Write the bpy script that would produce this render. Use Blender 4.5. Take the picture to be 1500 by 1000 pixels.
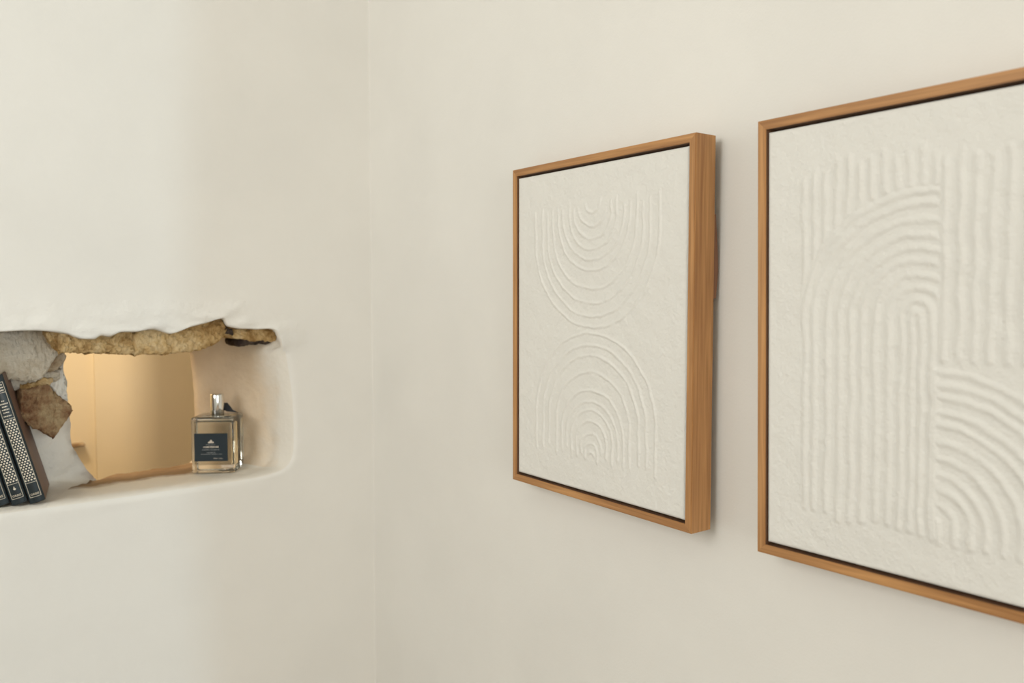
import bpy, bmesh, math, random
import numpy as np
from mathutils import Vector, Matrix, noise

random.seed(7)
scene = bpy.context.scene
for o in list(bpy.data.objects):
    bpy.data.objects.remove(o)
COL = scene.collection

# ------------------------------------------------------------------ camera
# corner of the two walls stands at x=0, y=0; wall_back is y=0, wall_right is x=0
EYE = 1.45
FPX = 1194.84
YAW, PITCH, ROLL = 0.66657, -0.05252, -0.00192
CAM = Vector((-0.68327, -1.26140, EYE))
def cam_axes():
    cy, sy, cp, sp = math.cos(YAW), math.sin(YAW), math.cos(PITCH), math.sin(PITCH)
    f = Vector((sy * cp, cy * cp, sp)); r = Vector((cy, -sy, 0)); u = r.cross(f)
    c, s = math.cos(ROLL), math.sin(ROLL)
    return c * r + s * u, -s * r + c * u, f
CR, CU, CF = cam_axes()
cd = bpy.data.cameras.new('camera'); cam = bpy.data.objects.new('camera', cd); COL.objects.link(cam)
M = Matrix.Identity(4)
for i in range(3):
    M[i][0], M[i][1], M[i][2] = CR[i], CU[i], -CF[i]
    M[i][3] = CAM[i]
cam.matrix_world = M
cd.sensor_width = 36.0; cd.lens = FPX * 36.0 / 1500.0
cd.clip_start = 0.02
cd.dof.use_dof = True; cd.dof.focus_distance = 0.92; cd.dof.aperture_fstop = 5.6
scene.camera = cam

def ray(px, py):
    return CF + CR * ((px - 750) / FPX) + CU * ((500 - py) / FPX)
def at_plane(px, py, axis, val):
    """world point where the sight line of a photo pixel meets a known plane"""
    d = ray(px, py); t = (val - CAM[axis]) / d[axis]
    return CAM + d * t

# ------------------------------------------------------------------ world, lights, exposure
scene.view_settings.view_transform = 'Standard'
scene.view_settings.look = 'None'
scene.view_settings.gamma = 1.0
scene.view_settings.use_curve_mapping = False
scene.view_settings.exposure = 0.35
w = bpy.data.worlds.new('world'); scene.world = w; w.use_nodes = True
w.node_tree.nodes['Background'].inputs[0].default_value = (0.80, 0.90, 1.0, 1)
w.node_tree.nodes['Background'].inputs[1].default_value = 0.6

def area_light(name, loc, target, sx, sy, power, col):
    l = bpy.data.lights.new(name, 'AREA'); l.shape = 'RECTANGLE'; l.size = sx; l.size_y = sy
    l.energy = power; l.color = col
    o = bpy.data.objects.new(name, l); COL.objects.link(o); o.location = loc
    o.rotation_euler = (Vector(target) - Vector(loc)).to_track_quat('-Z', 'Y').to_euler()
    return o
ROOM_X0, ROOM_X1, ROOM_Y0, ROOM_H = -1.95, 1.6, -4.4, 2.6
JAMB_Y = -1.20
# daylight in the tall window of the left wall, and in the narrow one of the rear wall
area_light('daylight_window_side', (ROOM_X0 + 0.02, -0.85, 1.95), (0, -0.85, 1.95), 0.9, 1.0, 10.5, (1.0, 0.965, 0.895))
area_light('added_fill_rear', (-1.1, ROOM_Y0 + 0.02, 1.4), (-1.1, 0, 1.4), 1.4, 1.3, 27, (1.0, 0.972, 0.90))  # added fill from behind, brightens the back wall and corner
area_light('daylight_window_rear', (0.79, ROOM_Y0 + 0.02, 1.35), (0.79, 0, 1.35), 0.18, 1.6, 17, (0.62, 0.84, 1.0))

# ------------------------------------------------------------------ helpers
def link(name, me, mat=None, parent=None, smooth=True):
    o = bpy.data.objects.new(name, me); COL.objects.link(o)
    if mat: me.materials.append(mat)
    if smooth:
        me.polygons.foreach_set('use_smooth', [True] * len(me.polygons))
    if parent: o.parent = parent
    return o
def from_bm(name, bm, mat=None, parent=None, smooth=False):
    bmesh.ops.recalc_face_normals(bm, faces=bm.faces)
    me = bpy.data.meshes.new(name); bm.to_mesh(me); bm.free()
    return link(name, me, mat, parent, smooth)
def pydata(name, v, f, mat=None, parent=None, smooth=True):
    me = bpy.data.meshes.new(name); me.from_pydata([tuple(a) for a in v], [], f); me.update()
    return link(name, me, mat, parent, smooth)
def box(bm, lo, hi, mtx=None):
    vs = [Vector((x, y, z)) for x in (lo[0], hi[0]) for y in (lo[1], hi[1]) for z in (lo[2], hi[2])]
    if mtx: vs = [mtx @ v for v in vs]
    v = [bm.verts.new(a) for a in vs]
    for q in ((0, 1, 3, 2), (4, 6, 7, 5), (0, 4, 5, 1), (2, 3, 7, 6), (0, 2, 6, 4), (1, 5, 7, 3)):
        bm.faces.new([v[i] for i in q])
    return v
def empty(name, label, cat, loc=(0, 0, 0), group=None):
    o = bpy.data.objects.new(name, None); COL.objects.link(o); o.location = loc
    o.empty_display_size = 0.05
    o['label'] = label; o['category'] = cat
    if group: o['group'] = group
    return o
def structure(o):
    o['kind'] = 'structure'; return o
def nz(p, s, seed=0.0):
    return noise.noise(Vector((p[0] * s + seed, p[1] * s + seed * 1.7, p[2] * s - seed)))

# ------------------------------------------------------------------ materials
def new_mat(name):
    m = bpy.data.materials.new(name); m.use_nodes = True
    nt = m.node_tree; b = nt.nodes['Principled BSDF']
    return m, nt, b
def N(nt, t, **kw):
    n = nt.nodes.new(t)
    for k, v in kw.items():
        if k in n.inputs: n.inputs[k].default_value = v
        else: setattr(n, k, v)
    return n
def ramp(nt, fac, stops):
    r = nt.nodes.new('ShaderNodeValToRGB'); nt.links.new(fac, r.inputs[0])
    e = r.color_ramp.elements
    while len(e) < len(stops): e.new(0.5)
    for el, (p, c) in zip(e, stops): el.position = p; el.color = (*c, 1)
    return r.outputs[0]
def bump(nt, b, h, strength, dist, prev=None):
    n = N(nt, 'ShaderNodeBump', Strength=strength, Distance=dist)
    nt.links.new(h, n.inputs['Height'])
    if prev: nt.links.new(prev, n.inputs['Normal'])
    nt.links.new(n.outputs[0], b.inputs['Normal'])
    return n.outputs[0]
def plain(name, col, rough=0.6, metal=0.0):
    m, nt, b = new_mat(name)
    tc = N(nt, 'ShaderNodeTexCoord'); n = N(nt, 'ShaderNodeTexNoise', Scale=60.0)
    nt.links.new(tc.outputs['Object'], n.inputs['Vector'])
    c = ramp(nt, n.outputs[0], [(0.3, tuple(x * 0.92 for x in col)), (0.7, tuple(min(1, x * 1.06) for x in col))])
    nt.links.new(c, b.inputs['Base Color'])
    b.inputs['Roughness'].default_value = rough; b.inputs['Metallic'].default_value = metal
    return m
def plaster(name, col, big=0.10, fine=0.12, var=0.03, fine_scale=420.0):
    m, nt, b = new_mat(name)
    tc = N(nt, 'ShaderNodeTexCoord')
    n1 = N(nt, 'ShaderNodeTexNoise', Scale=5.0, Detail=5.0); nt.links.new(tc.outputs['Object'], n1.inputs['Vector'])
    c = ramp(nt, n1.outputs[0], [(0.3, tuple(x * (1 - var) for x in col)), (0.7, tuple(min(1, x * (1 + var)) for x in col))])
    nt.links.new(c, b.inputs['Base Color'])
    b.inputs['Roughness'].default_value = 0.75
    b.inputs['Specular IOR Level'].default_value = 0.25
    n2 = N(nt, 'ShaderNodeTexNoise', Scale=45.0, Detail=4.0); nt.links.new(tc.outputs['Object'], n2.inputs['Vector'])
    p = bump(nt, b, n2.outputs[0], big, 0.004)
    n3 = N(nt, 'ShaderNodeTexNoise', Scale=fine_scale, Detail=2.0); nt.links.new(tc.outputs['Object'], n3.inputs['Vector'])
    bump(nt, b, n3.outputs[0], fine, 0.0012, p)
    return m
WHITE = (0.80, 0.783, 0.738)
MAT_WALL = plaster('wall_plaster', WHITE)
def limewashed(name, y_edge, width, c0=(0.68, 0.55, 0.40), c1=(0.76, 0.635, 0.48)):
    # limewash at the mouth; browner inside, part bare render, part shade painted in
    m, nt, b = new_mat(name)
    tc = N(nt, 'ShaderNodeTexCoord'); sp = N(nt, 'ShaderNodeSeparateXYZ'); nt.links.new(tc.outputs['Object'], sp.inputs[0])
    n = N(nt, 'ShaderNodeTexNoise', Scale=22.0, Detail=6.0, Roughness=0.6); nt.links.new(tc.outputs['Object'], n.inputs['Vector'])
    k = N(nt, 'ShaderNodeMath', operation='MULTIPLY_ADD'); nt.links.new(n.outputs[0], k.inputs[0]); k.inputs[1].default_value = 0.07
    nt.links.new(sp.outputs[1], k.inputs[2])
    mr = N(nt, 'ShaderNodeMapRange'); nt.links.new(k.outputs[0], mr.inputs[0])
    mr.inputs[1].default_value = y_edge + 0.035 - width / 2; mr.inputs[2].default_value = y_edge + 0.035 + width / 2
    clay_shade = ramp(nt, n.outputs[0], [(0.3, c0), (0.7, c1)])
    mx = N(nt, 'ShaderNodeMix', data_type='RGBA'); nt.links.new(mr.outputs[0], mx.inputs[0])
    mx.inputs[6].default_value = (0.78, 0.745, 0.67, 1); nt.links.new(clay_shade, mx.inputs[7])
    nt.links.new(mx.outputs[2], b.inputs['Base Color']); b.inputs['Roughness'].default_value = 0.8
    n2 = N(nt, 'ShaderNodeTexNoise', Scale=70.0, Detail=6.0); nt.links.new(tc.outputs['Object'], n2.inputs['Vector'])
    bump(nt, b, n2.outputs[0], 0.35, 0.005)
    return m
MAT_CHEEK = limewashed('cheek_limewash_shade', 0.042, 0.05)
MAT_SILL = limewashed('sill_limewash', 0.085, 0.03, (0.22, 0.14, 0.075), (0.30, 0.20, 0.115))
MAT_NICHE = plaster('niche_plaster', (0.77, 0.735, 0.665), 0.9, 0.25, 0.05, 260.0)
MAT_RIM = plaster('rim_plaster', WHITE, 0.7, 0.15, 0.04, 200.0)
MAT_ROOM = plaster('room_plaster', (0.78, 0.765, 0.72))
MAT_BACKROOM = plaster('stair_plaster', (0.78, 0.70, 0.55))
MAT_ART = plaster('art_gesso', (0.775, 0.76, 0.715), 0.25, 0.35, 0.015, 380.0)

def wood(name, axis, dark, light):
    m, nt, b = new_mat(name)
    tc = N(nt, 'ShaderNodeTexCoord'); mp = N(nt, 'ShaderNodeMapping')
    sc = [260.0, 260.0, 260.0]; sc[axis] = 9.0
    mp.inputs['Scale'].default_value = sc
    nt.links.new(tc.outputs['Object'], mp.inputs['Vector'])
    n = N(nt, 'ShaderNodeTexNoise', Scale=1.0, Detail=6.0, Distortion=0.6); nt.links.new(mp.outputs[0], n.inputs['Vector'])
    mp2 = N(nt, 'ShaderNodeMapping'); sc2 = [45.0, 45.0, 45.0]; sc2[axis] = 3.5
    mp2.inputs['Scale'].default_value = sc2; nt.links.new(tc.outputs['Object'], mp2.inputs['Vector'])
    n2 = N(nt, 'ShaderNodeTexNoise', Scale=1.0, Detail=3.0); nt.links.new(mp2.outputs[0], n2.inputs['Vector'])
    mx = N(nt, 'ShaderNodeMix', data_type='FLOAT'); mx.inputs[0].default_value = 0.45
    nt.links.new(n.outputs[0], mx.inputs[2]); nt.links.new(n2.outputs[0], mx.inputs[3])
    mid = tuple((a + c) / 2 for a, c in zip(dark, light))
    c = ramp(nt, mx.outputs[0], [(0.34, dark), (0.5, mid), (0.64, light)])
    nt.links.new(c, b.inputs['Base Color'])
    b.inputs['Roughness'].default_value = 0.5
    bump(nt, b, n.outputs[0], 0.12, 0.001)
    return m
WD, WL = (0.30, 0.132, 0.042), (0.56, 0.29, 0.105)
MAT_WOOD_Y = wood('oak_lengthwise', 1, WD, WL)
MAT_WOOD_Z = wood('oak_upright', 2, WD, WL)
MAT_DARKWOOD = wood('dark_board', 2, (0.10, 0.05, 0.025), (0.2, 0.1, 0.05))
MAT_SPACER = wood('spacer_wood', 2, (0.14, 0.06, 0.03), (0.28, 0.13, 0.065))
MAT_SHADOWGAP = plain('shadow_gap_backing', (0.035, 0.018, 0.012), 0.8)  # near-black backing, painted dark to deepen the shadow gap

def stone(name, a, bcol, c3, scale=38.0, white=0.0):
    m, nt, b = new_mat(name)
    tc = N(nt, 'ShaderNodeTexCoord')
    n = N(nt, 'ShaderNodeTexNoise', Scale=scale, Detail=8.0, Roughness=0.68); nt.links.new(tc.outputs['Object'], n.inputs['Vector'])
    c = ramp(nt, n.outputs[0], [(0.38, a), (0.5, bcol), (0.62, c3)])
    if white > 0:
        n4 = N(nt, 'ShaderNodeTexNoise', Scale=22.0, Detail=6.0, Roughness=0.6); nt.links.new(tc.outputs['Object'], n4.inputs['Vector'])
        r = ramp(nt, n4.outputs[0], [(white, (1, 1, 1)), (white + 0.06, (0, 0, 0))])
        mx = N(nt, 'ShaderNodeMix', data_type='RGBA'); nt.links.new(r, mx.inputs[0])
        nt.links.new(c, mx.inputs[6]); mx.inputs[7].default_value = (0.66, 0.61, 0.53, 1)
        c = mx.outputs[2]
    nt.links.new(c, b.inputs['Base Color'])
    b.inputs['Roughness'].default_value = 0.95; b.inputs['Specular IOR Level'].default_value = 0.1
    n2 = N(nt, 'ShaderNodeTexNoise', Scale=240.0, Detail=5.0, Roughness=0.7); nt.links.new(tc.outputs['Object'], n2.inputs['Vector'])
    p = bump(nt, b, n2.outputs[0], 0.8, 0.0045)
    bump(nt, b, n.outputs[0], 0.5, 0.006, p)
    return m
MAT_STONE = stone('sandstone_ochre', (0.38, 0.225, 0.085), (0.64, 0.44, 0.205), (0.76, 0.58, 0.33))
MAT_STONE_RED = stone('sandstone_red', (0.26, 0.125, 0.065), (0.47, 0.30, 0.165), (0.64, 0.48, 0.28), 30.0)
MAT_STONE_PALE = stone('stone_limewashed', (0.64, 0.545, 0.41), (0.77, 0.69, 0.56), (0.81, 0.74, 0.62), 30.0)
MAT_STONE_DUSTY = stone('stone_dusty', (0.33, 0.22, 0.14), (0.45, 0.34, 0.22), (0.55, 0.45, 0.33), 34.0)
MAT_GAP_DARK = stone('gap_dark_stone', (0.05, 0.035, 0.03), (0.10, 0.075, 0.06), (0.17, 0.13, 0.10), 60.0)  # dark chips stand in for the black shaded gap under the lintel
MAT_RUBBLE = stone('mortar_brown', (0.22, 0.13, 0.06), (0.36, 0.23, 0.11), (0.46, 0.31, 0.16), 30.0)

# ------------------------------------------------------------------ structure: wall_back with the broken-out niche
CORNER_R = 0.0008
# control columns around the opening, clockwise from the top right:
# (front x,z) , (mid x,y,z) , (rear x,y,z); z is relative to the eye height
CTRL = [
 ((-.176, -.050), (-.215, .09, -.048), (-.262, .19, -.048)),
 ((-.1625, -.085), (-.200, .09, -.085), (-.252, .19, -.088)),
 ((-.153, -.150), (-.192, .09, -.150), (-.246, .19, -.152)),
 ((-.1505, -.205), (-.190, .09, -.210), (-.245, .19, -.215)),
 ((-.152, -.252), (-.193, .09, -.256), (-.246, .19, -.268)),
 ((-.166, -.273), (-.206, .09, -.277), (-.256, .19, -.284)),
 ((-.210, -.280), (-.240, .10, -.281), (-.285, .19, -.288)),
 ((-.300, -.280), (-.310, .11, -.281), (-.330, .19, -.288)),
 ((-.430, -.280), (-.400, .11, -.281), (-.380, .19, -.288)),
 ((-.500, -.280), (-.455, .10, -.281), (-.404, .170, -.288)),
 ((-.560, -.280), (-.520, .105, -.281), (-.424, .140, -.268)),
 ((-.615, -.280), (-.595, .105, -.279), (-.448, .125, -.222)),
 ((-.648, -.266), (-.620, .105, -.255), (-.452, .122, -.185)),
 ((-.655, -.160), (-.624, .105, -.160), (-.454, .122, -.140)),
 ((-.650, -.070), (-.620, .105, -.090), (-.455, .130, -.085)),
 ((-.625, -.045), (-.598, .105, -.055), (-.450, .150, -.050)),
 ((-.553, -.0430), (-.540, .08, -.040), (-.430, .19, -.042)),
 ((-.520, -.0425), (-.510, .08, -.040), (-.415, .19, -.042)),
 ((-.494, -.0440), (-.480, .08, -.040), (-.400, .19, -.042)),
 ((-.470, -.0480), (-.460, .08, -.040), (-.390, .19, -.042)),
 ((-.453, -.0555), (-.440, .08, -.042), (-.380, .19, -.042)),
 ((-.437, -.0560), (-.425, .08, -.042), (-.370, .19, -.042)),
 ((-.428, -.0515), (-.415, .08, -.042), (-.365, .19, -.042)),
 ((-.416, -.0530), (-.405, .08, -.042), (-.360, .19, -.042)),
 ((-.402, -.0475), (-.395, .08, -.040), (-.350, .19, -.042)),
 ((-.380, -.0475), (-.375, .08, -.040), (-.340, .19, -.042)),
 ((-.358, -.0440), (-.355, .08, -.038), (-.330, .19, -.042)),
 ((-.334, -.0520), (-.335, .08, -.040), (-.320, .19, -.042)),
 ((-.306, -.0420), (-.310, .08, -.036), (-.305, .19, -.042)),
 ((-.282, -.0365), (-.290, .08, -.033), (-.295, .19, -.042)),
 ((-.2585, -.0300), (-.272, .08, -.033), (-.285, .19, -.042)),
 ((-.250, -.0420), (-.262, .08, -.038), (-.278, .19, -.042)),
 ((-.232, -.0465), (-.248, .08, -.040), (-.274, .19, -.044)),
 ((-.205, -.0475), (-.235, .09, -.042), (-.268, .19, -.045)),
]
SUB = 7
def smooth_loop(seq, sub, sharp):
    n = len(seq); out = []
    for i in range(n):
        p0, p1, p2, p3 = (np.array(seq[(i + k) % n], float) for k in (-1, 0, 1, 2))
        for s in range(sub):
            t = s / sub
            cr = 0.5 * ((2 * p1) + (-p0 + p2) * t + (2 * p0 - 5 * p1 + 4 * p2 - p3) * t * t + (-p0 + 3 * p1 - 3 * p2 + p3) * t ** 3)
            ln = p1 * (1 - t) + p2 * t
            out.append(cr * (1 - sharp) + ln * sharp)
    return out
front = smooth_loop([(a[0], 0.0, a[1]) for a, b, c in CTRL], SUB, 0.25)
mid = smooth_loop([b for a, b, c in CTRL], SUB, 0.3)
rear = smooth_loop([c for a, b, c in CTRL], SUB, 0.3)
NL = len(front)
is_top = [(i // SUB) >= 15 or (i // SUB) == 0 for i in range(NL)]
cen = np.array((-.41, 0, -.165))
verts, faces, fmat = [], [], []
rings = []
def add_ring(pts):
    base = len(verts); verts.extend([tuple(p) for p in pts]); rings.append(base)
def normals2d(i):
    a, b = front[(i - 2) % NL], front[(i + 2) % NL]
    t = np.array((b[0] - a[0], 0, b[2] - a[2])); t /= (np.linalg.norm(t) + 1e-9)
    n = np.array((t[2], 0, -t[0]))
    if np.dot(n, front[i] - cen) < 0: n = -n
    return n
NRM = [normals2d(i) for i in range(NL)]
for _ in range(45):
    NRM = [(NRM[i - 1] + NRM[i] * 2 + NRM[(i + 1) % NL]) for i in range(NL)]
    NRM = [v / np.linalg.norm(v) for v in NRM]
# outermost: the wall's rectangle
X0, X1, Z0, Z1 = ROOM_X0, -CORNER_R, -EYE, ROOM_H - EYE
outer = []
angs = np.unwrap(np.array([math.atan2(p[2] - cen[2], p[0] - cen[0]) for p in front]))
sg = -1.0 if angs[-1] < angs[0] else 1.0
lin = angs[0] + sg * 2 * math.pi * np.arange(NL) / NL
dev = angs - lin
for _ in range(120):
    dev = (np.roll(dev, 1) + 2 * dev + np.roll(dev, -1)) / 4
mono = lin + dev
halo = []                                               # a smooth loop well outside the ragged mouth
for a in mono:
    c_, s_ = abs(math.cos(a)), abs(math.sin(a))
    rr_ = ((c_ / 0.36) ** 3 + (s_ / 0.21) ** 3) ** (-1 / 3)
    halo.append(cen + rr_ * np.array((math.cos(a), 0, math.sin(a))))
for i in range(NL):
    d = np.array((math.cos(mono[i]), 0, math.sin(mono[i]))) + 1e-9
    tx = (X1 - cen[0]) / d[0] if d[0] > 0 else (X0 - cen[0]) / d[0]
    tz = (Z1 - cen[2]) / d[2] if d[2] > 0 else (Z0 - cen[2]) / d[2]
    outer.append(cen + d * min(abs(tx), abs(tz)))
for cx, cz in ((X0, Z0), (X0, Z1), (X1, Z0), (X1, Z1)):
    k = min(range(NL), key=lambda i: (outer[i][0] - cx) ** 2 + (outer[i][2] - cz) ** 2)
    outer[k] = np.array((cx, 0, cz))
add_ring(outer)
OFF = [0.11, 0.075, 0.055, 0.042, 0.032, 0.024, 0.017, 0.011, 0.006, 0.0025]
for off in OFF:
    pts = []
    for i in range(NL):
        t_ = off / 0.11; p = front[i] * (1 - t_) + halo[i] * t_
        k = max(0.0, 1 - off / 0.06)
        top = 1.0 if is_top[i] else 0.25
        # limewash ruffled into ledges above the break, soft elsewhere
        h = k * (0.0045 * top * (1 + 1.3 * nz((p[0] * 0.35, 0, p[2] * 2.4), 45, 3)) + 0.0030 * nz(p, 32, 9) * (0.3 + top))
        if not is_top[i]:
            rr = 0.014
            if off < rr: h -= rr - math.sqrt(max(0, rr * rr - (rr - off) ** 2))
        pts.append((p[0], -h, p[2]))
    add_ring(pts)
first_niche_ring = None
for li, (yy, sh) in enumerate(((0.0035, 0.0), (0.011, 0.0), (0.02, 0.0))):
    pts = []
    for i in range(NL):
        p = front[i]; m = mid[i]
        yd = yy if is_top[i] else yy + 0.012
        t = yd / max(0.02, m[1])
        q = p * (1 - t) + m * t
        if is_top[i]:
            q = p + NRM[i] * (0.004 * li); q[1] = yd
        j = 0.0012 * nz((q[0], yd, q[2]), 60, 5)
        pts.append((q[0] + NRM[i][0] * j, yd, q[2] + NRM[i][2] * j))
    add_ring(pts)
for t in (0.42, 0.48, 0.54, 0.62, 0.7, 0.8, 0.9, 1.0):
    pts = []
    for i in range(NL):
        q = front[i] * (1 - t) + mid[i] * t
        if is_top[i]: q = q + NRM[i] * 0.008 * (1 - t)
        j = 0.0030 * nz(q, 26, 5) + 0.0015 * nz(q, 70, 8)
        fl = 6 <= i // SUB <= 11
        if fl: j *= 0.25
        pts.append((q[0] + NRM[i][0] * j, q[1], q[2] + NRM[i][2] * j))
    add_ring(pts)
NR_MID = len(rings)
for t in (0.1, 0.2, 0.3, 0.4, 0.5, 0.6, 0.7, 0.8, 0.9, 1.0):
    pts = []
    for i in range(NL):
        q = mid[i] * (1 - t) + rear[i] * t
        left = 9 <= i // SUB <= 16
        a = (0.018 if left else 0.003)
        j = a * nz(q, 24, 5) + a * 0.5 * nz(q, 60, 8) + a * 0.25 * nz((q[0] * 0.6, q[1], q[2] * 1.6), 150, 3)
        pts.append((q[0] + NRM[i][0] * j * 0.5, q[1] - (0.6 * j if left else 0), q[2] + NRM[i][2] * j * (0.3 if left else 1)))
    add_ring(pts)
# the wall's far side, so that it has its full thickness
add_ring([(p[0] * 1.0 + NRM[i][0] * 0.02, 0.215, p[2] + NRM[i][2] * 0.02) for i, p in enumerate(rear)])
outer_back = [np.array((p[0] if abs(p[0] - X1) > 1e-6 else 0.25, 0.215, p[2])) for p in outer]
add_ring(outer_back)
fl_mat = []
for r in range(len(rings) - 1):
    a, b = rings[r], rings[r + 1]
    for i in range(NL):
        j = (i + 1) % NL
        faces.append((a + i, a + j, b + j, b + i))
        seg = i // SUB
        mi = 0 if r < 9 else 1
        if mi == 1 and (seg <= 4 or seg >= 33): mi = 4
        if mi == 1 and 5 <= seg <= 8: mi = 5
        if 3 <= r < 10 and is_top[i]: mi = 6
        if r >= len(OFF) + 1 and is_top[i] and 0 < seg < 33 and r < len(rings) - 2: mi = 2
        if r >= len(rings) - 2: mi = 3
        fmat.append(mi)
verts = [(x, y, z + EYE) for x, y, z in verts]
wall_back = pydata('wall_back', verts, faces, MAT_WALL)
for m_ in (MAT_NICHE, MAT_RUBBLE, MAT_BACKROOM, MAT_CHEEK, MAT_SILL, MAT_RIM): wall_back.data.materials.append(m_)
wall_back.data.polygons.foreach_set('material_index', fmat)
structure(wall_back)
bm = bmesh.new(); bm.from_mesh(wall_back.data); bmesh.ops.recalc_face_normals(bm, faces=bm.faces); bm.to_mesh(wall_back.data); bm.free()

# ---- bare stones showing in the broken plaster (parts of the wall)
def front_stone(name, top, bot, y0, depth, mat, seed, amp=0.0050):
    """lintel stone: upper and lower outline (x,z) as seen on its face, knobbly face, given depth"""
    n = 160; rows = 24
    xs = np.linspace(top[0][0], top[-1][0], n)
    zt = np.interp(xs, [a for a, b in top], [b for a, b in top]); zb = np.interp(xs, [a for a, b in bot], [b for a, b in bot])
    zt = zt + np.array([0.0028 * nz((x, 0, 0), 160, seed) + 0.0016 * nz((x, 0, 1), 420, seed) for x in xs])
    zb = zb + np.array([0.0026 * nz((x, 2, 0), 130, seed) + 0.0014 * nz((x, 2, 1), 380, seed) for x in xs])
    v, f = [], []
    prof = []
    for k in range(rows): prof.append((0, k / (rows - 1)))          # face from top to bottom
    for k in range(1, 5): prof.append((k / 4, 1.0))                 # underside
    for k in range(rows - 2, -1, -1): prof.append((1.0, k / (rows - 1)))
    for k in range(3, 0, -1): prof.append((k / 4, 0.0))
    P = len(prof)
    for i, x in enumerate(xs):
        edge = min(1, min(i, n - 1 - i) / 4)
        for (d, t) in prof:
            z = zt[i] * (1 - t) + zb[i] * t
            y = y0 + d * depth
            if d == 0: y += 0.0035 * (abs(2 * t - 1) ** 5) + 0.004 * (1 - edge)
            q = (x, y, z)
            a = amp * (0.65 * nz(q, 45, seed) + 0.9 * (0.35 - abs(nz(q, 85, seed + 3))) + 0.75 * nz(q, 200, seed + 6) + 0.55 * nz(q, 420, seed + 9))
            v.append((x + 0.4 * a, y - a, z + 0.55 * a))
    for i in range(n - 1):
        for k in range(P):
            k2 = (k + 1) % P
            f.append((i * P + k, i * P + k2, (i + 1) * P + k2, (i + 1) * P + k))
    f.append(tuple(range(P))); f.append(tuple((n - 1) * P + k for k in range(P - 1, -1, -1)))
    o = pydata(name, v, f, mat, wall_back, True); o.location.z = EYE
    bm = bmesh.new(); bm.from_mesh(o.data); bmesh.ops.recalc_face_normals(bm, faces=bm.faces); bm.to_mesh(o.data); bm.free()
    return o
def zx(px, py, y):
    p = at_plane(px, py, 1, y); return (p.x, p.z - EYE)
Y_L = 0.016
front_stone('lintel_stone', [zx(a, b, Y_L) for a, b in ((86, 482), (110, 482), (185, 478), (196, 480))],
            [zx(a, b, Y_L) for a, b in ((86, 515), (100, 516), (130, 517), (196, 520))], Y_L, 0.15, MAT_STONE, 1.0)
front_stone('lintel_stone', [zx(a, b, Y_L) for a, b in ((194, 476), (230, 474), (280, 470), (331, 461))],
            [zx(a, b, Y_L) for a, b in ((194, 520), (240, 520), (285, 515), (310, 507), (322, 500), (331, 484))], Y_L - 0.003, 0.15, MAT_STONE, 7.0)
front_stone('lintel_stone', [zx(a, b, Y_L) for a, b in ((326, 476), (350, 480), (408, 480))],
            [zx(a, b, Y_L) for a, b in ((326, 489), (350, 497), (380, 500), (408, 500))], Y_L + 0.006, 0.13, MAT_STONE, 12.0, 0.0030)
front_stone('gap_chip', [zx(a, b, Y_L) for a, b in ((352, 496), (380, 498), (402, 499))],
            [zx(a, b, Y_L) for a, b in ((352, 506), (366, 508), (380, 505), (402, 504))], Y_L + 0.012, 0.06, MAT_GAP_DARK, 15.0, 0.002)
front_stone('gap_chip', [zx(a, b, Y_L) for a, b in ((324, 481), (332, 480), (342, 483))],
            [zx(a, b, Y_L) for a, b in ((324, 489), (332, 490), (342, 491))], Y_L + 0.001, 0.03, MAT_GAP_DARK, 18.0, 0.002)
def face_stone(name, top, bot, y, depth, mat, seed, amp=0.004):
    return front_stone(name, [zx(p, q, y) for p, q in top], [zx(p, q, y) for p, q in bot], y, depth, mat, seed, amp)
face_stone('rubble_stone', ((-80, 482), (0, 485), (45, 483), (70, 487), (84, 499)), ((-80, 556), (0, 552), (30, 560), (58, 558), (70, 544), (84, 521)), 0.056, 0.08, MAT_STONE_PALE, 21, 0.0026)
face_stone('rubble_stone', ((66, 484), (80, 481), (92, 482), (103, 486)), ((66, 490), (77, 506), (86, 517), (103, 517)), 0.030, 0.09, MAT_STONE, 27, 0.0035)
face_stone('rubble_stone', ((60, 536), (68, 518), (88, 512), (96, 521)), ((60, 540), (70, 546), (86, 543), (96, 525)), 0.066, 0.09, MAT_STONE_DUSTY, 24, 0.0035)
face_stone('rubble_stone', ((-70, 550), (0, 550), (30, 556), (60, 540), (88, 541)), ((-70, 590), (0, 575), (36, 570), (60, 571), (88, 556)), 0.080, 0.06, MAT_STONE_PALE, 31, 0.0026)
face_stone('rubble_stone', ((30, 563), (52, 560), (62, 553), (77, 553)), ((30, 570), (52, 572), (66, 571), (77, 559)), 0.074, 0.05, MAT_STONE, 38, 0.003)
face_stone('rubble_stone', ((28, 572), (45, 568), (70, 564), (82, 577), (105, 596)), ((28, 612), (50, 627), (79, 643), (94, 622), (105, 604)), 0.066, 0.075, MAT_STONE_RED, 34, 0.005)
face_stone('rubble_stone', ((72, 552), (82, 543), (91, 540), (99, 574)), ((72, 562), (82, 582), (92, 592), (99, 598)), 0.090, 0.06, MAT_NICHE, 41, 0.003)

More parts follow.
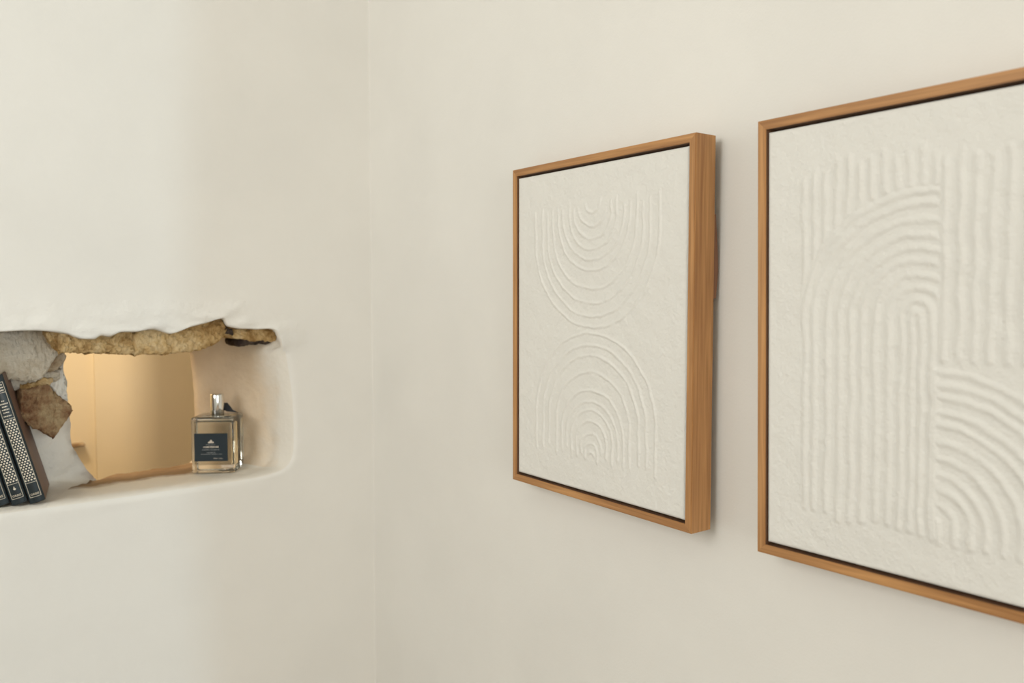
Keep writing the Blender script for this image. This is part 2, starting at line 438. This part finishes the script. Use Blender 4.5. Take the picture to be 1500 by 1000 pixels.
# ------------------------------------------------------------------ wall_right (with the softly rounded corner) and the rest of the room
prof = []
for k in range(9):
    a = k / 8 * math.pi / 2
    prof.append((-CORNER_R + CORNER_R * math.sin(a), -CORNER_R + CORNER_R * math.cos(a)))
ys = np.linspace(-CORNER_R - 0.02, JAMB_Y + 0.015, 64)
prof += [(0.0, y) for y in ys[(ys < -CORNER_R - 0.005)]]
for k in range(1, 6):
    a = k / 5 * math.pi / 2
    prof.append((0.015 - 0.015 * math.cos(a), JAMB_Y + 0.015 - 0.015 * math.sin(a)))
prof += [(0.4, JAMB_Y), (ROOM_X1, JAMB_Y)]
prof_back = [(ROOM_X1, JAMB_Y), (ROOM_X1, JAMB_Y + 0.2), (ROOM_X1, JAMB_Y + 0.2), (0.25, JAMB_Y + 0.2), (0.25, JAMB_Y + 0.2), (0.25, 0.0), (0.25, 0.0), (-CORNER_R, 0.0)]
zs = np.linspace(0, ROOM_H, 80)
v, f = [], []
for z in zs:
    for i, (x, y) in enumerate(prof):
        d = 0.0
        if x == 0.0 and y < -0.06: d = 0.0022 * nz((0, y, z), 3.2, 2) + 0.0006 * nz((0, y, z), 14, 6)
        v.append((x - d, y, z))
    for x, y in prof_back: v.append((x, y, z))
P = len(prof) + len(prof_back)
for a in range(len(zs) - 1):
    for i in range(P):
        j = (i + 1) % P
        if i >= len(prof) - 1 and (i - len(prof) + 1) % 2 == 0: continue
        f.append((a * P + i, a * P + j, (a + 1) * P + j, (a + 1) * P + i))
wall_right = structure(pydata('wall_right', v, f, MAT_WALL))
bm = bmesh.new(); bm.from_mesh(wall_right.data); bmesh.ops.recalc_face_normals(bm, faces=bm.faces); bm.to_mesh(wall_right.data); bm.free()
def slab_wall(name, axis, pos, thick, a0, a1, holes, mat=MAT_ROOM):
    """wall perpendicular to axis from a0..a1, with rectangular openings (b0,b1,z0,z1)"""
    bm = bmesh.new()
    def bx(b0, b1, z0, z1):
        if axis == 0: box(bm, (pos, b0, z0), (pos + thick, b1, z1))
        else: box(bm, (b0, pos, z0), (b1, pos + thick, z1))
    cur = a0
    for (b0, b1, z0, z1) in holes:
        bx(cur, b0, 0, ROOM_H); bx(b0, b1, 0, z0); bx(b0, b1, z1, ROOM_H); cur = b1
    bx(cur, a1, 0, ROOM_H)
    return structure(from_bm(name, bm, mat))
wall_left = slab_wall('wall_left', 0, ROOM_X0 - 0.2, 0.2, ROOM_Y0, 0.0, [(-1.3, -0.4, 1.45, 2.45)])
wall_rear = slab_wall('wall_rear', 1, ROOM_Y0 - 0.2, 0.2, ROOM_X0 - 0.2, ROOM_X1 + 0.2, [(-1.8, -0.4, 0.75, 2.05), (0.70, 0.88, 0.55, 2.15)])  # the wide opening is added for the rear fill light
wall_far = slab_wall('wall_passage', 0, ROOM_X1, 0.2, ROOM_Y0, JAMB_Y, [])
bm = bmesh.new(); box(bm, (ROOM_X0 - 0.2, ROOM_Y0 - 0.2, -0.1), (ROOM_X1 + 0.2, 1.4, 0.0))
m_floor = wood('floor_board', 1, (0.20, 0.12, 0.06), (0.36, 0.24, 0.13))
structure(from_bm('floor', bm, m_floor))
bm = bmesh.new(); box(bm, (ROOM_X0 - 0.2, ROOM_Y0 - 0.2, ROOM_H), (ROOM_X1 + 0.2, 1.4, ROOM_H + 0.1))
structure(from_bm('ceiling', bm, MAT_ROOM))

# the lamplit stairwell behind the hole
xk = at_plane(140, 600, 1, 0.74).x; xb = at_plane(190, 600, 1, 0.74).x
line = [(-1.5, 0.215), (-1.5, 0.75), (xk, 0.75), (xk, 0.74)]
for k in range(13):                                     # bend added to shade the wall towards the right
    t = k / 12; line.append((xb - 0.02 + 0.11 * t, 0.74 + 0.055 * t * t))
line += [(xb + 0.30, 0.99), (0.55, 1.2), (0.55, 0.215), (0.65, 0.215), (0.65, 1.35), (-1.6, 1.35), (-1.6, 0.215)]
bm = bmesh.new()
lo_ = [bm.verts.new((x, y, 0)) for x, y in line]; hi_ = [bm.verts.new((x, y, ROOM_H)) for x, y in line]
for i in range(len(line)):
    j = (i + 1) % len(line); fc = bm.faces.new((lo_[i], lo_[j], hi_[j], hi_[i])); fc.smooth = 3 < i < 17
wall_stair = structure(from_bm('wall_stairwell', bm, MAT_BACKROOM))
a = at_plane(90, 657, 1, 0.73); b_ = at_plane(126, 649, 1, 0.73)
bm = bmesh.new(); box(bm, (a.x - 0.1, 0.725, a.z), (b_.x, 0.752, b_.z))
bmesh.ops.bevel(bm, geom=list(bm.edges), offset=0.003, segments=2, affect='EDGES')
from_bm('ledge', bm, MAT_STONE_DUSTY, wall_stair)  # brown colour stands in for the soft shadow at the ledge
l = bpy.data.lights.new('stair_lamp', 'POINT'); l.energy = 10.0; l.color = (1.0, 0.81, 0.56); l.shadow_soft_size = 0.06
o = bpy.data.objects.new('stair_lamp', l); COL.objects.link(o); o.location = (-0.55, 0.36, EYE + 0.40)

# ------------------------------------------------------------------ framed relief pictures
FW, FH, FD = 0.30449, 0.400, 0.0300
BAR = 0.0086
def wobble(A, B, s, amp, seed):
    return amp * (np.sin(A * s + seed) * np.cos(B * s * 0.83 + seed * 1.3) + 0.6 * np.sin(A * s * 2.3 + B * s * 1.7 + seed * 2.1) + 0.4 * np.sin(B * s * 3.9 - A * s * 3.1 + seed))
def vnoise(A, B, scale, seed):
    """smooth value noise on arrays, about -1..1"""
    rng = np.random.RandomState(seed); G = rng.rand(256, 256) * 2 - 1
    x, y = A * scale, B * scale
    xi, yi = np.floor(x).astype(int), np.floor(y).astype(int)
    fx, fy = x - xi, y - yi
    fx, fy = fx * fx * (3 - 2 * fx), fy * fy * (3 - 2 * fy)
    g = lambda i, j: G[i % 256, j % 256]
    return (g(xi, yi) * (1 - fx) + g(xi + 1, yi) * fx) * (1 - fy) + (g(xi, yi + 1) * (1 - fx) + g(xi + 1, yi + 1) * fx) * fy
def ridge(dist, width, h):
    return h * np.exp(-(dist / width) ** 2)

U1 = [(.105, .204), (.091, .2164), (.081, .2313), (.071, .2476), (.0605, .2686), (.052, .281), (.0404, .2926), (.032, .3042), (.024, .3189), (.013, .3343), (.006, .342)]
A1 = [(.102, .1969), (.0885, .1828), (.077, .171), (.063, .1526), (.053, .1313), (.044, .1178), (.035, .1083), (.0255, .0956), (.0175, .0812), (.0105, .0701), (.005, .0598)]
def relief_arches(A, B):
    H = np.zeros_like(A)
    Aw = A + vnoise(A, B, 55, 3) * 0.0011 + vnoise(A, B, 160, 4) * 0.0004
    Bw = B + vnoise(A, B, 50, 5) * 0.0011 + vnoise(A, B, 150, 6) * 0.0005
    thick = 1 + 0.35 * vnoise(A, B, 70, 8)
    cx = 0.1515
    for i, (r, b) in enumerate(U1):
        zc = b + r; top = 0.349 - 0.004 * (i % 3) + 0.004 * vnoise(A, B * 0, 40, 10 + i)
        d = np.where(Bw < zc, np.abs(np.hypot(Aw - cx, Bw - zc) - r), np.abs(np.abs(Aw - cx) - r))
        fade = np.clip((top - B) / 0.004, 0, 1)
        H = np.maximum(H, ridge(d, 0.0019, 0.0010) * fade * thick)
        H -= ridge(d - 0.0036, 0.0015, 0.0002) * fade
    for i, (r, t) in enumerate(A1):
        zc = t - r; bot = 0.046 + 0.004 * (i % 3) + 0.004 * vnoise(A, B * 0, 40, 30 + i)
        d = np.where(Bw > zc, np.abs(np.hypot(Aw - cx, Bw - zc) - r), np.abs(np.abs(Aw - cx) - r))
        fade = np.clip((B - bot) / 0.004, 0, 1)
        H = np.maximum(H, ridge(d, 0.0019, 0.0010) * fade * thick)
        H -= ridge(d - 0.0036, 0.0015, 0.0002) * fade
    return H
R2 = [.098, .089, .0765, .065, .0545, .0445, .033, .0225, .0125, .004]
RB = [.0035, .0155, .027, .038, .050, .063, .077, .0866, .099, .108, .118]
def relief_quarters(A, B):
    H = np.zeros_like(A)
    Aw = A + vnoise(A, B, 45, 13) * 0.0013 + vnoise(A, B, 140, 14) * 0.0004
    Bw = B + vnoise(A, B, 45, 15) * 0.0013 + vnoise(A, B, 140, 16) * 0.0005
    thick = 1 + 0.35 * vnoise(A, B, 60, 18)
    cx, cz = 0.146, 0.2225
    low = 0.046 + 0.004 * vnoise(A, B * 0, 60, 19)
    def put(d, mask):
        nonlocal H
        H = np.maximum(H, ridge(d, 0.0029, 0.0013) * thick * mask)
        H -= ridge(d - 0.0048, 0.0016, 0.0002) * mask
    sm = lambda x, w=0.0025: np.clip(x / w, 0, 1)
    for i, r in enumerate(R2):
        lim = 0.1645 - 0.001 * (i % 2)
        d = np.where(Bw > cz, np.abs(np.hypot(Aw - cx, Bw - cz) - r), np.abs(np.abs(Aw - cx) - r) if r < 0.014 else np.abs(Aw - (cx - r)))
        put(d, np.where(Bw > cz, sm(lim - A), 1.0) * sm(B - low, .004))
    out = np.hypot(A - cx, B - cz) - R2[0]
    for k in range(12):                                # short upright strokes above the arch
        a = 0.0475 + 0.0102 * k
        top = 0.356 - 0.012 * max(0, 1 - k / 3) + 0.004 * math.sin(k * 2.1)
        put(np.abs(Aw - a), sm(top - B, .004) * sm(out - 0.003, .003) * sm(B - cz))
    for k in range(10):                                # upright strokes of the right half
        a = 0.1665 + 0.0113 * k
        put(np.abs(Aw - a), sm(0.348 + 0.004 * math.sin(k * 1.7) - B, .004) * sm(B - 0.186 + 0.0, .004) * sm(np.hypot(A - .1605, B - .0614) - .1215))
    bx, bz = 0.1605, 0.0614
    foot = sm(B - 0.041 + 0.003 * vnoise(A, B * 0, 60, 20), .004)
    for r in RB:
        d = np.where(Bw > bz, np.abs(np.hypot(Aw - bx, Bw - bz) - r), np.abs(Aw - (bx + r)))
        put(d, sm(A - bx) * foot)
    put(np.abs(Aw - bx), sm(0.184 - B) * sm(B - 0.045, .004))
    return H

def picture(name, label, cat, yc, zc, lean, rol, yaw, dist, relief, spacer=False):
    """local axes: X out of the wall... the thing's own frame: -X faces the room, Y along wall, Z up"""
    root = empty(name, label, cat, group='framed relief pictures')
    # points follow the fit: a runs towards the viewer (-y), b up
    def place(a, b, n):
        a -= FW / 2; b -= FH / 2
        a, b = a * math.cos(rol) - b * math.sin(rol), a * math.sin(rol) + b * math.cos(rol)
        return Vector((-dist - n - b * math.sin(lean) - a * math.sin(yaw), yc - a, zc + EYE + b))
    org = place(FW / 2, 0, -FD)
    root.location = org
    ex = (place(FW, FH / 2, 0) - place(0, FH / 2, 0)) / FW      # along a
    ez = (place(FW / 2, FH, 0) - place(FW / 2, 0, 0)) / FH
    ex.normalize(); ez = (ez - ex * ez.dot(ex)).normalized(); n_ = ez.cross(ex)
    if n_.x > 0: n_ = -n_
    # local basis: local -Y = a direction, local Z = up, local -X = out of wall
    B3 = Matrix((tuple(-n_), tuple(-ex), tuple(ez))).transposed()
    root.rotation_euler = B3.to_euler()
    def L(a, b, n): return Vector((-n - FD, FW / 2 - a, b))     # n: out of the front face (0 at the front, negative inwards)
    # four mitred bars
    def bar(corners, mat):
        # corners: outer0, outer1, inner1, inner0 as (a,b)
        bm = bmesh.new()
        fr = [bm.verts.new(L(a, b, 0)) for a, b in corners]; bk = [bm.verts.new(L(a, b, -FD)) for a, b in corners]
        bm.faces.new(fr); bm.faces.new(bk[::-1])
        for i in range(4):
            j = (i + 1) % 4; bm.faces.new((fr[i], bk[i], bk[j], fr[j]))
        long_e = [e for e in bm.edges if e.calc_length() > 0.2]
        bmesh.ops.bevel(bm, geom=long_e, offset=0.0007, segments=2, affect='EDGES')
        o = from_bm('frame_bar', bm, mat, root)
        o.data.materials.append(MAT_DARKWOOD)           # inner faces darkened, painting in the shade of the gap
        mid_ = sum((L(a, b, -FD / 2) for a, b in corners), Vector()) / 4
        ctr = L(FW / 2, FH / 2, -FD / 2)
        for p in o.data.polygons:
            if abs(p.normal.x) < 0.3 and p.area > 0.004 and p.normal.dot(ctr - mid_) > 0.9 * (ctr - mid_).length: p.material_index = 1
        return o
    g = 0.00012
    O = [(0, 0), (FW, 0), (FW, FH), (0, FH)]; I = [(BAR, BAR), (FW - BAR, BAR), (FW - BAR, FH - BAR), (BAR, FH - BAR)]
    for k in range(4):
        k2 = (k + 1) % 4
        bar([O[k], O[k2], I[k2], I[k]], MAT_WOOD_Y if k % 2 == 0 else MAT_WOOD_Z)
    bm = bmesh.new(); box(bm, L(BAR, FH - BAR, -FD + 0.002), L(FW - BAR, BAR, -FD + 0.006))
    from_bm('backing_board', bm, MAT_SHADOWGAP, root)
    # the relief panel: a slab with a modelled face, held clear of the bars by a dark gap
    gap = 0.0030
    a0, a1, b0, b1 = BAR + 0.0017, FW - BAR - 0.0017, BAR + gap, FH - BAR - gap
    na, nb = 380, 500
    aa = np.linspace(a0, a1, na); bb = np.linspace(b0, b1, nb)
    A, Bq = np.meshgrid(aa, bb)
    Hh = relief(A, Bq)
    Hh = Hh + 0.00035 * vnoise(A, Bq, 60, 41) + 0.00022 * vnoise(A, Bq, 210, 42) + 0.00014 * vnoise(A, Bq, 480, 43)
    edge = np.minimum.reduce([A - a0, a1 - A, Bq - b0, b1 - Bq])
    Hh = Hh * np.clip(edge / 0.004, 0, 1) - 0.0012 * np.exp(-(edge / 0.0012) ** 2)
    rec = 0.0016
    V = np.stack([-(Hh - rec) - FD, FW / 2 - A, Bq], -1).reshape(-1, 3)
    idx = np.arange(na * nb).reshape(nb, na)
    F = np.stack([idx[:-1, :-1], idx[1:, :-1], idx[1:, 1:], idx[:-1, 1:]], -1).reshape(-1, 4)
    rim = np.concatenate([idx[0, :], idx[1:, -1], idx[-1, -2::-1], idx[-2:0:-1, 0]])
    back = V[rim].copy(); back[:, 0] = -FD + 0.016
    nV = len(V); nr = len(rim)
    k = np.arange(nr); k2 = (k + 1) % nr
    S = np.stack([rim[k], rim[k2], nV + k2, nV + k], -1)
    me = bpy.data.meshes.new('relief_panel')
    allV = np.concatenate([V, back]); allF = np.concatenate([F, S])
    me.vertices.add(len(allV)); me.vertices.foreach_set('co', allV.astype(np.float32).ravel())
    me.loops.add(allF.size); me.loops.foreach_set('vertex_index', allF.astype(np.int32).ravel())
    me.polygons.add(len(allF)); me.polygons.foreach_set('loop_start', np.arange(0, allF.size, 4, dtype=np.int32))
    me.polygons.foreach_set('loop_total', np.full(len(allF), 4, np.int32))
    me.update(); me.validate()
    link('relief_panel', me, MAT_ART, root, True)
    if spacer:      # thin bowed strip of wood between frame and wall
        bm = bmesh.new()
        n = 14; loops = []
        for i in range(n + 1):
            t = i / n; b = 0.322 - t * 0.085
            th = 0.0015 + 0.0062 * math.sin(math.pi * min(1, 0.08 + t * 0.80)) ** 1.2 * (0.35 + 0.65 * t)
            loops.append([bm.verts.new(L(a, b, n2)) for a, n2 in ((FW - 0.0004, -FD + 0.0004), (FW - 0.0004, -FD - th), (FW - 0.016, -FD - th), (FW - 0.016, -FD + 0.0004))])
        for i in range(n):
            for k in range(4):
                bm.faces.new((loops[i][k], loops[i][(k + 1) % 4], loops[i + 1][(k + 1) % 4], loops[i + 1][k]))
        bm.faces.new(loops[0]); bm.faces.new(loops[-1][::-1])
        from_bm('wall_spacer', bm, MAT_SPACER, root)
    # hanging hardware: a cleat that carries the frame on the wall
    bm = bmesh.new(); box(bm, L(0.09, 0.375, -FD - dist + FD + 0.001), L(0.21, 0.35, -FD + 0.0022))
    from_bm('hanging_cleat', bm, MAT_DARKWOOD, root)
    return root
picture('framed_relief', 'oak framed white relief of a cup of arcs above a rainbow arch', 'picture', -0.58498, -0.03674, 0.00126, -0.00478, 0.03536, 0.035, relief_arches, True)
picture('framed_relief', 'oak framed white relief of quarter arcs and long upright combed lines', 'picture', -0.95926, -0.03728, 0.01296, 0.00596, -0.00455, 0.035, relief_quarters)

# ------------------------------------------------------------------ glass bottle on the sill
def text_mesh(name, body, size, mat, parent, mtx, bold=0.0):
    c = bpy.data.curves.new(name, 'FONT'); c.body = body; c.size = size; c.align_x = 'CENTER'; c.align_y = 'CENTER'
    c.offset = bold; c.extrude = 0.00006; c.resolution_u = 2
    t = bpy.data.objects.new(name + '_tmp', c); COL.objects.link(t)
    dg = bpy.context.evaluated_depsgraph_get(); me = bpy.data.meshes.new_from_object(t.evaluated_get(dg))
    bpy.data.objects.remove(t); bpy.data.curves.remove(c)
    me.materials.clear()
    o = link(name, me, mat, parent, False); o.matrix_local = mtx
    return o
m_glass, nt, b = new_mat('clear_glass')
b.inputs['Base Color'].default_value = (0.95, 0.97, 0.94, 1); b.inputs['Roughness'].default_value = 0.02
b.inputs['Transmission Weight'].default_value = 1.0; b.inputs['IOR'].default_value = 1.5
m_liq, nt, b = new_mat('pale_liquid')
b.inputs['Base Color'].default_value = (0.93, 0.92, 0.84, 1); b.inputs['Roughness'].default_value = 0.0
b.inputs['Transmission Weight'].default_value = 1.0; b.inputs['IOR'].default_value = 1.34
m_chrome = plain('polished_steel', (0.82, 0.82, 0.80), 0.12, 1.0)
m_label = plain('navy_label', (0.008, 0.018, 0.026), 0.7)
m_print = plain('label_print', (0.62, 0.55, 0.46), 0.6)
m_printdim = plain('label_print_grey', (0.23, 0.24, 0.24), 0.6)
m_black = plain('black_ribbon', (0.006, 0.008, 0.014), 0.6)

SILL = EYE - 0.2795
bw, bd, bh = 0.0680, 0.060, 0.0900
pc = at_plane(344, 692.3, 2, SILL)                    # nearest bottom corner on the sill
az = math.atan2((pc - CAM).x, (pc - CAM).y)
phi = math.radians(15)
bot = empty('perfume_bottle', 'square clear glass perfume bottle with steel cap and navy label on the sill', 'bottle')
ang = -(az + phi)                                       # local -Y is the label side
rot = Matrix.Rotation(ang, 4, 'Z')
off = rot @ Vector((bw / 2, -bd / 2, 0))
bot.location = pc - off; bot.location.z = SILL
bot.rotation_euler = (0, 0, ang)
def rbox(bm, lo, hi, r, seg=4):
    box(bm, lo, hi)
    bmesh.ops.bevel(bm, geom=list(bm.edges), offset=r, segments=seg, affect='EDGES', profile=0.5)
bm = bmesh.new(); rbox(bm, (-bw / 2, -bd / 2, 0.0), (bw / 2, bd / 2, bh), 0.0035)
glass = from_bm('glass_body', bm, m_glass, bot, True)
bm = bmesh.new(); rbox(bm, (-bw / 2 + .0040, -bd / 2 + .0030, 0.0125), (bw / 2 - .0040, bd / 2 - .0030, bh - 0.008), 0.003)
from_bm('liquid', bm, m_liq, bot, True)
def lathe(name, prof, mat, parent, seg=48, loc=(0, 0, 0)):
    v, f = [], []
    for r, z in prof:
        for k in range(seg):
            a = 2 * math.pi * k / seg; v.append((r * math.cos(a) + loc[0], r * math.sin(a) + loc[1], z + loc[2]))
    for i in range(len(prof) - 1):
        for k in range(seg):
            k2 = (k + 1) % seg; f.append((i * seg + k, i * seg + k2, (i + 1) * seg + k2, (i + 1) * seg + k))
    f.append(tuple(range(seg))[::-1]); f.append(tuple((len(prof) - 1) * seg + k for k in range(seg)))
    o = pydata(name, v, f, mat, parent, True)
    for p in o.data.polygons[-2:]: p.use_smooth = False
    return o
lathe('cap', [(0.0104, bh + 0.0006), (0.0108, bh + 0.0012), (0.0108, bh + 0.0335), (0.0104, bh + 0.0347), (0.0090, bh + 0.0352)], m_chrome, bot)
lathe('collar', [(0.0080, bh - 0.004), (0.0095, bh - 0.0035), (0.0095, bh + 0.0004), (0.0080, bh + 0.0008)], m_chrome, bot)
# dark ribbon end poking out behind the cap
bm = bmesh.new()
pts = [(0.006, 0.0185), (0.013, 0.0185), (0.0175, 0.013), (0.0215, 0.0065), (0.0300, 0.0022), (0.0225, 0.0030), (0.0130, 0.0042), (0.006, 0.0080)]
lo_ = [bm.verts.new((x, 0.008 + 0.1 * x, bh + z)) for x, z in pts]; hi_ = [bm.verts.new((x, 0.0105 + 0.1 * x, bh + z)) for x, z in pts]
bm.faces.new(lo_); bm.faces.new(hi_[::-1])
for i in range(len(pts)):
    j = (i + 1) % len(pts); bm.faces.new((lo_[i], hi_[i], hi_[j], lo_[j]))
from_bm('ribbon', bm, m_black, bot)
lx0, lx1, lz0, lz1 = -bw / 2 + 0.0055, -bw / 2 + 0.0575, 0.0195, 0.0645
bm = bmesh.new(); box(bm, (lx0, -bd / 2 - 0.0006, lz0), (lx1, -bd / 2 + 0.0002, lz1))
lab = from_bm('label', bm, m_label, bot)
lcx, lcz = (lx0 + lx1) / 2, (lz0 + lz1) / 2
FR = lambda x, z: Matrix.Translation((x, -bd / 2 - 0.0008, z)) @ Matrix.Rotation(math.pi / 2, 4, 'X')
text_mesh('print', 'HOME PERFUME', 0.0034, m_print, lab, FR(lcx, lcz + 0.0005), 0.00012)
text_mesh('print', '100ml - 3.4oz', 0.0027, m_print, lab, FR(lcx + 0.0105, lz0 + 0.0045))
def bars(spec, mat):
    bm = bmesh.new()
    for x0, x1, z0, z1 in spec: box(bm, (x0, -bd / 2 - 0.0008, z0), (x1, -bd / 2 - 0.0005, z1))
    return from_bm('print', bm, mat, lab)
rw = random.Random(3)
def word_line(x0, x1, z, h):
    out = []; x = x0
    while x < x1:
        wd = rw.uniform(0.0006, 0.0013); out.append((x, min(x1, x + wd), z, z + h * rw.uniform(0.7, 1))); x += wd + (0.0004 if rw.random() < .8 else 0.0012)
    return out
bars(word_line(lcx - 0.008, lcx + 0.007, lcz + 0.0040, 0.0010) + word_line(lcx - 0.014, lcx + 0.014, lcz - 0.0045, 0.0014), m_printdim)
bars(word_line(lcx - 0.007, lcx + 0.007, lcz - 0.0090, 0.0014) + word_line(lcx - 0.016, lcx + 0.017, lcz - 0.0115, 0.0010), m_printdim)
# small crest: a stepped hill
bars([(lcx - 0.0045, lcx + 0.0045, lcz + 0.0068, lcz + 0.0082), (lcx - 0.0040, lcx - 0.0012, lcz + 0.0082, lcz + 0.0094), (lcx - 0.0014, lcx + 0.0020, lcz + 0.0082, lcz + 0.0112), (lcx - 0.0006, lcx + 0.0010, lcz + 0.0112, lcz + 0.0122), (lcx + 0.0024, lcx + 0.0042, lcz + 0.0082, lcz + 0.0092)], m_print)

# ------------------------------------------------------------------ leaning books
m_spine = plain('navy_leatherette', (0.010, 0.019, 0.024), 0.36)
m_cover = plain('brown_board', (0.15, 0.085, 0.062), 0.5)
m_gold = plain('gilt_print', (0.74, 0.67, 0.54), 0.45)
m_paper = plain('page_paper', (0.70, 0.63, 0.50), 0.9)
BT, BH, BD = 0.0192, 0.181, 0.100
def spine_y(u):          # u -1..1 across the spine: rounded back, bulging towards -Y
    return -0.0038 * (1 - u * u)
def make_book(label, emblem):
    root = empty('hardback_book', label, 'book', group='leaning hardback books')
    hb = BT / 2
    def cover(x0, x1):
        bm = bmesh.new(); box(bm, (x0, 0.0008, 0), (x1, BD, BH))
        bmesh.ops.bevel(bm, geom=list(bm.edges), offset=0.0006, segments=2, affect='EDGES')
        return from_bm('cover', bm, m_cover, root)
    cover(-hb, -hb + 0.0024); cover(hb - 0.0024, hb)
    bm = bmesh.new(); box(bm, (-hb + 0.0026, 0.002, 0.003), (hb - 0.0026, BD - 0.004, BH - 0.003))
    from_bm('page_block', bm, m_paper, root)
    # rounded spine shell
    n = 16; v, f = [], []
    ring = [(u, hb * u, spine_y(u)) for u in np.linspace(-1, 1, n + 1)]
    outer_ = [(x, y) for u, x, y in ring]; inner_ = [(x * 0.9, y + 0.0022) for u, x, y in ring][::-1]
    loop = outer_ + [(hb, 0.0012)] + inner_ + [(-hb, 0.0012)]
    m = len(loop)
    zl = [(0.0, 0.93), (0.0012, 1.0), (BH - 0.0012, 1.0), (BH, 0.93)]
    for z, s in zl:
        for x, y in loop: v.append((x * (0.98 + 0.02 * s), y * s, z))
    for r in range(len(zl) - 1):
        for i in range(m):
            j = (i + 1) % m; f.append((r * m + i, r * m + j, (r + 1) * m + j, (r + 1) * m + i))
    f.append(tuple(range(m))[::-1]); f.append(tuple((len(zl) - 1) * m + i for i in range(m)))
    sp = pydata('spine', v, f, m_spine, root, False)
    for i, p in enumerate(sp.data.polygons):
        if i < 3 * m and (i % m) < n: p.use_smooth = True
    # gilt print lying on the curved spine
    def strip(x0, x1, z0, z1, vv, ff, k=6):
        base = len(vv)
        for i in range(k + 1):
            x = x0 + (x1 - x0) * i / k; y = spine_y(x / hb) - 0.00012
            vv.append((x, y, z0)); vv.append((x, y, z1))
        for i in range(k): ff.append((base + 2 * i, base + 2 * i + 2, base + 2 * i + 3, base + 2 * i + 1))
    def dot(x, z, r, vv, ff):
        base = len(vv)
        for i in range(8):
            a = i * math.pi / 4; xx = x + r * math.cos(a)
            vv.append((xx, spine_y(xx / hb) - 0.00014, z + r * math.sin(a)))
        ff.append(tuple(base + i for i in range(8)))
    L0, L1 = -0.0070, 0.0070; lw = 0.0005
    vv, ff = [], []
    zb, zt = 0.0085, 0.1710
    strip(L0, L0 + lw, zb, zt, vv, ff, 1); strip(L1 - lw, L1, zb, zt, vv, ff, 1)
    z_box = 0.0290; z_pat = 0.1205; z_ti = 0.1570
    for z in (zb, z_box, z_pat, z_ti, zt): strip(L0, L1, z - lw / 2, z + lw / 2, vv, ff)
    pydata('border', vv, ff, m_gold, sp, False)
    vv, ff = [], []
    rows = 27; pit = (z_pat - z_box - 0.003) / rows
    for r_ in range(rows):
        z = z_box + 0.0022 + pit * (r_ + 0.4)
        k = 3 if r_ % 2 else 4
        for c_ in range(k):
            x = (c_ - (k - 1) / 2) * 0.0036
            dot(x, z, 0.00118, vv, ff)
    dp = pydata('dot_pattern', vv, ff, m_gold, sp, False); dp['kind'] = 'stuff'
    vv, ff = [], []
    rr = random.Random(11 if emblem else 5)
    def line(z, h, half):
        x = -half
        while x < half:
            wd = rr.uniform(0.0008, 0.0018); strip(x, min(half, x + wd), z, z + h * rr.uniform(0.75, 1), vv, ff, 1); x += wd + 0.0006
    for z in (0.0032, 0.0070, 0.0106): line(z_ti + z - 0.001, 0.0019, 0.0054)
    for k, z in enumerate((0.0035, 0.0085, 0.0125, 0.0165, 0.0205, 0.0245)): line(z_pat + z, 0.0016, (0.0048, 0.0036, 0.0043, 0.0030, 0.0048, 0.0016)[k])
    if emblem:
        dot(0, z_box - 0.0072, 0.0016, vv, ff)
        dot(0, z_box - 0.0046, 0.0007, vv, ff)
    tp = pydata('title_print', vv, ff, m_gold, sp, False); tp['kind'] = 'stuff'
    o = text_mesh('publisher_print', 'ORBIS', 0.0040, m_gold, sp, Matrix.Translation((0, 0, 0.0122)) @ Matrix.Rotation(math.pi / 2, 4, 'X'), 0.00012)
    for vx in o.data.vertices:                          # wrap the word on the rounded spine
        vx.co.z = 0.00015 - spine_y(max(-1, min(1, vx.co.x / hb)))
    return root
LEAN = math.radians(-14.6); TURN = -0.20
BLAB = ['navy spined hardback with brown cover, end book of the leaning row beside the wall hole',
        'navy spined hardback with a small gilt emblem, second in the leaning row',
        'navy spined hardback, third in the leaning row, mostly out of sight behind its neighbour']
p_end = at_plane(67, 736.5, 2, EYE - 0.28)
base_dir = Vector((math.cos(TURN), math.sin(TURN), 0))
for k in range(3):
    bk = make_book(BLAB[k], k == 1)
    Mx = Matrix.Rotation(TURN, 4, 'Z') @ Matrix.Rotation(LEAN, 4, 'Y')
    # lowest corner line (the right-hand foot of each leaning book is lifted; the left one carries)
    step = (BT + 0.0012) / math.cos(LEAN)
    foot_local = Vector((BT / 2, 0, 0))
    lo_local = min((Mx @ Vector((s * BT / 2, 0, 0))).z for s in (-1, 1))
    pos = p_end - base_dir * (step * k) - (Mx @ foot_local)
    pos.z = EYE - 0.2800 - lo_local + 0.0006
    bk.matrix_world = Matrix.Translation(pos) @ Mx
